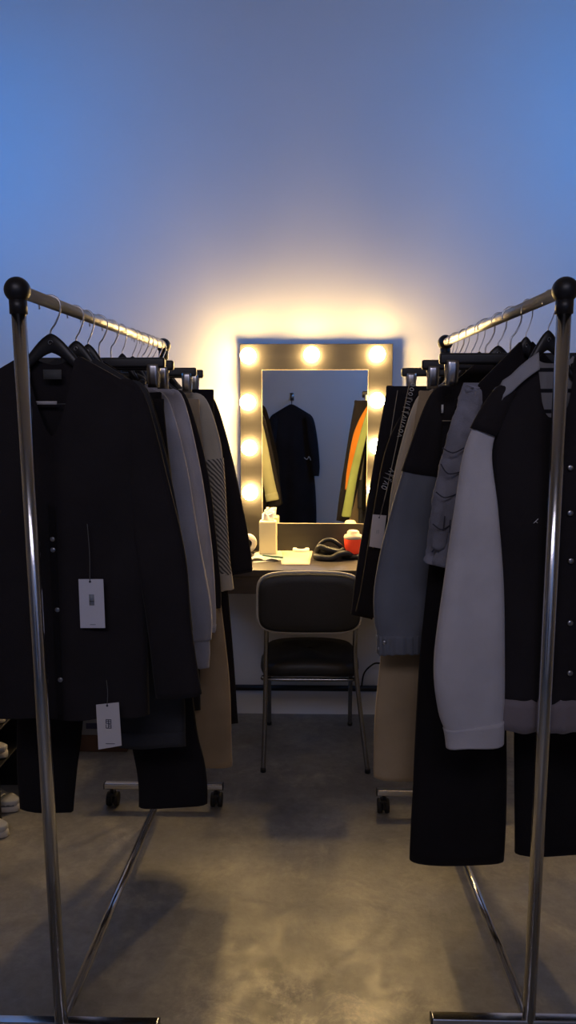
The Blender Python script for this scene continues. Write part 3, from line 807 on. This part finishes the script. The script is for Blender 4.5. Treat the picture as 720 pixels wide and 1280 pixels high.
def sheet(name, label, cs, m, z, cat='paper'):
    q = [PZ(*c, z) for c in cs]
    bm = grid(B(), lambda u, v: lerp(lerp(q[0], q[1], u), lerp(q[3], q[2], u), v)+Vector((0, 0, .002*math.sin(u*3)*math.sin(v*3))), 8, 8)
    o = build(name, bm, m, sol=.0008); c = sum(q, Vector())/4; recentre(o, c); return tag(o, label, cat)
sheet('paper_sheet', 'cream paper sheet lying flat in the middle of the table', [(350, 688), (391, 688), (387, 706), (352, 706)], M['cream_paper'], TZ+.0012)
sheet('paper_sheet', 'white paper sheet lying under the green pen on the table', [(318, 690), (352, 688), (354, 700), (316, 704)], M['paper'], TZ+.0012)
p = PZ(330, 699, TZ+.003); p.x += .0; 
t = thing('notebook', 'open white notebook curled at the table front edge', 'notebook', p)
def page(u, v, s): return (p.x+s*u*.062+.004, p.y-.035+v*.07, TZ+.004+.010*math.sin(u*PI)*(1-.2*v)*(.7 if s > 0 else 1))
for s in (-1, 1): build('page', grid(B(), lambda u, v: page(u, v, s), 10, 6), M['paper'], t, sol=.002)
a, b2 = PZ(327, 694, TZ+.019), PZ(354, 697, TZ+.012)
bm = B(); tube(bm, [a, a+(b2-a)*.06, a+(b2-a)*.1, a+(b2-a)*.95, b2], [.0008, .003, .004, .004, .003], 10); o = build('pen', bm, M['pen']); recentre(o, (a+b2)/2); tag(o, 'dark green pen resting across the white notebook', 'pen')
# black padded bag made of folded straps
p = PZ(417, 702, TZ)
t = thing('padded_pouch', 'black padded fabric pouch folded open beside the red pot', 'pouch', (p.x, p.y+.05, TZ))
def coil(pts, r): return tube(B(), spline([PY(x, y, yy) for x, y, yy in pts], 6), r, 14)
c0 = p.y+.04
build('lower_fold', coil([(394, 695, c0), (400, 697, c0-.02), (414, 698, c0-.03), (424, 693, c0-.02), (433, 692, c0), (440, 696, c0+.02)], [.014]*31), M['leather'], t)
build('middle_fold', coil([(396, 690, c0+.02), (400, 684, c0+.01), (412, 688, c0), (424, 690, c0+.01), (430, 687, c0+.02)], [.013]*25), M['leather'], t)
build('upper_fold', coil([(396, 686, c0+.05), (404, 677, c0+.05), (414, 675, c0+.05), (424, 681, c0+.05), (430, 688, c0+.05)], [.010]*25), M['leather'], t)
bm = B(); q = PY(412, 690, c0+.04); sphere(bm, q, .05, 20, 12, (1.05, .6, .48)); build('inner_padding', bm, M['rubber'], t)
p = PZ(441.5, 698, TZ); p.y += .02
t = thing('round_pot', 'bright orange red round pot with an ivory cap on the table', 'pot', (p.x, p.y, TZ+.021))
build('cup', lathe(B(), (p.x, p.y, TZ+.021), [(.0, 0), (.030, 0), (.032, .012), (.036, .02), (.040, .062), (.039, .066)]), M['red'], t)
build('cap', lathe(B(), (p.x, p.y, TZ+.021), [(.0405, .064), (.041, .070), (.038, .080), (.028, .083), (.026, .094), (.018, .100), (.001, .101)]), M['lid'], t)
o = build('flat_case', lathe(B(), (p.x, p.y, TZ), [(.001, .001), (.052, .001), (.058, .010), (.054, .019), (.001, .0205)]), M['leather']); recentre(o, (p.x, p.y, TZ)); tag(o, 'flat black round case under the red pot', 'case')

# ================================================================== CHAIR
cp = Vector((.055, 3.05, 0))
t = thing('office_chair', 'black vinyl chair with chrome legs and grey piped backrest, tucked at the table', 'chair', cp)
tl, br = PY(322.5, 715, 2.90), PY(450, 791, 2.90)
bw, bh = (br.x-tl.x)/2, (tl.z-br.z)/2; bc = Vector(((tl.x+br.x)/2, 2.90, (tl.z+br.z)/2))
def rrect(sc, y, n=48, k=.28, lift=0):
    out = []
    for i in range(n):
        a = 2*PI*i/n; c, s = math.cos(a), math.sin(a)
        ins = bw*(1-sc); e = .36
        x = (bw-ins)*math.copysign(abs(c)**e, c); z = (bh-ins)*math.copysign(abs(s)**e, s)
        z -= .012*(x/bw)**2*(1 if s < 0 else .25)*(-1 if s < 0 else 1)
        out.append((bc.x+x, bc.y+y+.03*(x/bw)**2*-1+lift, bc.z+z))
    return out
build('backrest', loft(B(), [rrect(.80, -.020), rrect(.93, -.018), rrect(.985, -.010), rrect(.985, .012), rrect(.93, .022), rrect(.80, .026)]), M['leather'], t)
pts = rrect(1.0, .002); build('piping', tube(B(), pts+[pts[0], pts[1]], .0065, 8, cap=False), M['piping'], t, label='pale grey edge piping')
bm = B()
for q in ((432, 741), (352, 747), (337, 782), (433, 783)):
    p = PY(*q, bc.y-.026); sphere(bm, p, .004, 8, 6, (1, .4, 1))
build('rivets', bm, M['steel'], t)
sy0, sy1, sz = 2.95, 3.34, .425
def seat_ring(sc, z, n=48):
    out = []
    for i in range(n):
        a = 2*PI*i/n; c, s = math.cos(a), math.sin(a); r = (abs(c)**5+abs(s)**5)**(-1/5)
        y = (sy0+sy1)/2+s*r*(sy1-sy0)/2*sc
        out.append((bc.x+.004+c*r*(.200 if s > 0 else .205)*sc, y, z-.012*(c*r)**2-.010*max(0, s*r-.6)))
    return out
build('seat', loft(B(), [seat_ring(.85, sz-.055), seat_ring(.97, sz-.05), seat_ring(1.0, sz-.03), seat_ring(.99, sz-.008), seat_ring(.93, sz+.006), seat_ring(.6, sz+.012), seat_ring(.1, sz+.012)]), M['leather'], t)
for s, fx, tx in ((-1, PZ(329, 964, 0).x, PY(333, 800, 2.93).x), (1, PZ(459.5, 966, 0).x, PY(444, 800, 2.93).x)):
    pts = spline([(tx, 2.915, bc.z-.02), (tx, 2.925, .56), (tx+s*.003, 2.945, .43), (lerp(tx, fx, .5), 2.93, .22), (fx, 2.89, .004)], 8)
    f = build('rear_leg', tube(B(), pts, .0095, 14), M['chairleg'], t)
    bm = B(); lathe(bm, (fx, 2.89, 0), [(.001, .0), (.0112, .0), (.0112, .014), (.0102, .016)], 14); build('foot_cap', bm, M['rubber'], f)
    x2 = tx+s*.004
    pts = spline([(x2*.97, 3.02, .362), (x2, 3.20, .362), (x2+s*.002, 3.27, .34), (x2+s*.004, 3.33, .15), (x2+s*.006, 3.36, .004)], 8)
    f = build('front_leg', tube(B(), pts, .0095, 14), M['chairleg'], t)
    bm = B(); lathe(bm, (x2+s*.006, 3.36, 0), [(.001, .0), (.0112, .0), (.0112, .014), (.0102, .016)], 14); build('foot_cap', bm, M['rubber'], f)
build('seat_rail', tube(B(), spline([(bc.x-.185, 2.955, .37), (bc.x-.17, 2.99, .350), (bc.x, 3.0, .345), (bc.x+.17, 2.99, .350), (bc.x+.19, 2.955, .37)], 6), .008, 12), M['chairleg'], t)

# cable on the wall side
bm = B(); tube(bm, spline([PY(452, 858, 3.44), PY(455, 842, 3.43), PY(464, 832, 3.42), PY(474, 829, 3.42), PY(500, 835, 3.44), PY(520, 890, 3.46)], 8), .004, 8)
o = build('power_cable', bm, M['rubber']); recentre(o, PY(470, 885, 3.44)); tag(o, 'black power cable looping under the table beside the chair', 'cable')

# ================================================================== LEFT EDGE: shoe rack and box
def sneaker(tip, ln, label, up, z0, ang=0):
    tip = Vector((tip.x, tip.y, z0)); t = thing('sneaker', label, 'shoe', (tip.x-ln/2, tip.y, z0), 'sneakers at the left edge')
    def ringf(k, base, top, wsc, n=16):
        x = -ln*(1-k); w = ln*.185*wsc*(math.sin(min(1, max(.02, (1-k)*2.2+.03))*PI/2)**.6)*(1-.28*math.exp(-((k-.45)/.2)**2)*.6)*(.75+.25*min(1, k*4+.3))
        r = []
        for i in range(n):
            a = 2*PI*i/n; c, s = math.cos(a), math.sin(a)
            r.append(tip+Vector((x, w*math.copysign(abs(c)**.6, c), (base+top)/2+(top-base)/2*math.copysign(abs(s)**.7, s))))
        return r
    ks = [i/18 for i in range(19)]
    rot = Matrix.Rotation(ang, 3, 'Z')
    def fin(bm): bmesh.ops.rotate(bm, verts=bm.verts, cent=tip, matrix=rot); return bm
    build('sole', fin(loft(B(), [ringf(k, .001, .028+.006*(1-k), 1.06) for k in ks])), M['sole'], t)
    def tp(k): return .045+.060*smooth01((.80-k)/.5)+.012*math.exp(-((k)/.12)**2)
    build('upper', fin(loft(B(), [ringf(k*.96+.005, .02, tp(k), .98) for k in ks])), up, t)
    build('toe_cap', fin(loft(B(), [ringf(k, .024, .046+.03*(1-k), 1.01) for k in (.82, .88, .94, .975, .99)])), M['shoe'], t)
    build('collar_opening', fin(sphere(B(), tip+Vector((-ln*.80, 0, .108)), .03, 14, 8, (1.5, .9, .35))), M['ink'], t)
    bm = B()
    for i in range(5):
        k = .45+i*.07; z = tp(k)+.003; w = ln*.11; x = -ln*(1-k)
        tube(bm, spline([tip+Vector((x, -w, z-.014)), tip+Vector((x+.01, 0, z+.003)), tip+Vector((x, w, z-.014))], 4), .003, 6)
    build('laces', fin(bm), M['shoe'], t)
    return t
s1 = PZ(24, 1014, 0); s2 = PZ(17, 1036, 0)
sneaker(s1, .28, 'grey and white sneaker on the floor, farther of the pair by the shoe rack', M['shoegrey'], 0, -.25)
sneaker(Vector((s2.x, s2.y-.05, 0)), .28, 'white sneaker on the floor, nearest to the left edge', M['shoe'], 0, -.1)
sy = 2.62; sx = PY(16, 940, sy).x
t = thing('shoe_rack', 'low black shoe rack at the left edge behind the left garment rack', 'shoe rack', (sx-.18, sy, 0))
for z in (.205, .335): build('shelf', box(B(), (sx-.36, sy-.14, z-.006), (sx+.005, sy+.14, z)), M['shelf'], t, smooth=False, bev=.002)
for x in (sx-.35, sx-.005):
    for y in (sy-.13, sy+.13): build('post', box(B(), (x-.006, y-.006, 0), (x+.006, y+.006, .40)), M['shelf'], t, smooth=False, bev=.002)
build('back_panel', box(B(), (sx-.36, sy+.137, .001), (sx+.13, sy+.146, .44)), M['shelf'], t, smooth=False, bev=.001)
sneaker(Vector((sx+.004, sy-.06, 0)), .27, 'white sneaker with its toe out on the lower shoe rack shelf', M['shoe'], .206)
sneaker(Vector((sx+.0, sy-.06, 0)), .27, 'white sneaker on the top shelf of the shoe rack', M['shoe'], .336)
p = PZ(112, 940, 0)
t = thing('storage_box', 'brown box with a grey upper half on the floor behind the left rack', 'box', (p.x, p.y+.16, 0))
h1, h2 = .075, .26
build('box_body', box(B(), (p.x-.16, p.y, .001), (p.x+.16, p.y+.32, h1)), M['cardboard'], t, smooth=False, bev=.003)
build('lid', box(B(), (p.x-.163, p.y-.003, h1+.0005), (p.x+.163, p.y+.323, h2)), M['boxgrey'], t, smooth=False, bev=.004)
build('handle_slot', box(B(), (p.x-.01, p.y-.006, .105), (p.x+.05, p.y-.0032, .13)), M['ink'], t, smooth=False, bev=.001)

# ================================================================== BEHIND THE CAMERA (seen in the mirror)
t = thing('wall_hook', 'steel coat hook on the wall seen in the mirror', 'hook', (-.33, BY, 1.62))
bm = B(); box(bm, (-.35, BY+.0005, 1.58), (-.31, BY+.006, 1.66)); tube(bm, spline([(-.33, BY+.006, 1.62), (-.33, BY+.04, 1.60), (-.33, BY+.06, 1.61), (-.33, BY+.065, 1.63)], 5), .005, 8); build('hook_plate', bm, M['steel'], t)
def back_coat():
    Yc = BY+.10
    g = thing('long_coat', 'long black coat with small white marks, hanging in the mirror reflection', 'coat', (-.33, Yc, 1.5))
    T = Top.__new__(Top); T.side = 'L'; T.Y = Yc; T.sg = 1; T.cx = -.33; T.seed = 21; T.fold = .014; T.th = .06
    T.n = .05; T.zn = 1.52; T.xs = .20; T.zs = 1.43; T.xh = .27; T.zh = .22; T.dipf = .03; T.dipb = -.02; T.follow = False; T.hs = 1; T.arm = arm_z
    T.body(g, M['black'])
    L = [(-.18, Yc+.02, 1.41, .04), (-.14, Yc+.02, 1.36, .05), (-.11, Yc+.03, 1.15, .06), (-.08, Yc+.03, .90, .05), (-.08, Yc+.03, .78, .045)]
    for q in (L, mirror_limb(L, -.33)): limb(g, 'sleeve', q, M['black'], .7, 51)
    bm = B(); tube(bm, spline([(-.33, Yc, 1.51), (-.33, Yc-.02, 1.56), (-.33, BY+.055, 1.60), (-.33, BY+.06, 1.575)], 5), .004, 8); build('hanging_loop', bm, M['black2'], g)
    bm = B()
    for s in (1,): tube(bm, spline([(-.19, Yc+.10, .98), (-.16, Yc+.10, .96), (-.14, Yc+.10, .99), (-.12, Yc+.10, .95)], 4), .004, 6)
    build('white_mark', bm, M['white'], g)
back_coat()

# ================================================================== LIGHTS
def area(name, loc, target, size, power, col):
    l = bpy.data.lights.new(name, 'AREA'); l.energy = power; l.color = col; l.shape = 'RECTANGLE'; l.size = size[0]; l.size_y = size[1]
    o = bpy.data.objects.new(name, l); COL.objects.link(o); o.location = loc
    o.rotation_euler = (Vector(target)-Vector(loc)).to_track_quat('-Z', 'Y').to_euler(); return o
l = area('left_blue_light', (-2.2, 2.35, 2.55), (-.95, 3.49, 2.4), (.7, 1.1), 8.8, (.0, .29, 1)); l.data.spread = math.radians(100)
l = area('right_blue_light', (2.2, 2.35, 2.7), (.95, 3.49, 2.5), (.7, 1.1), 8.9, (.0, .30, 1)); l.data.spread = math.radians(100)
l = area('rear_blue_fill', (1.6, -.3, 2.9), (-.2, -1.35, 1.3), (.6, .6), 7, (.08, .33, 1)); l.data.spread = math.radians(100)  # added lamp, turns the mirrored wall blue
l = area('fill_light', (-.2, -1.15, 2.75), (0, 2.0, 1.1), (1.8, .5), 8.0, (.82, .76, .92)); l.data.spread = math.radians(120)  # added fill from behind the camera, brightens the garment fronts
w = bpy.data.worlds.new('world'); SC.world = w; w.use_nodes = True
w.node_tree.nodes['Background'].inputs[0].default_value = (.1, .16, .35, 1); w.node_tree.nodes['Background'].inputs[1].default_value = .2
SC.view_settings.view_transform = 'Standard'; SC.view_settings.exposure = 0
SC.cycles.use_denoising = True
SC.cycles.max_bounces = 8
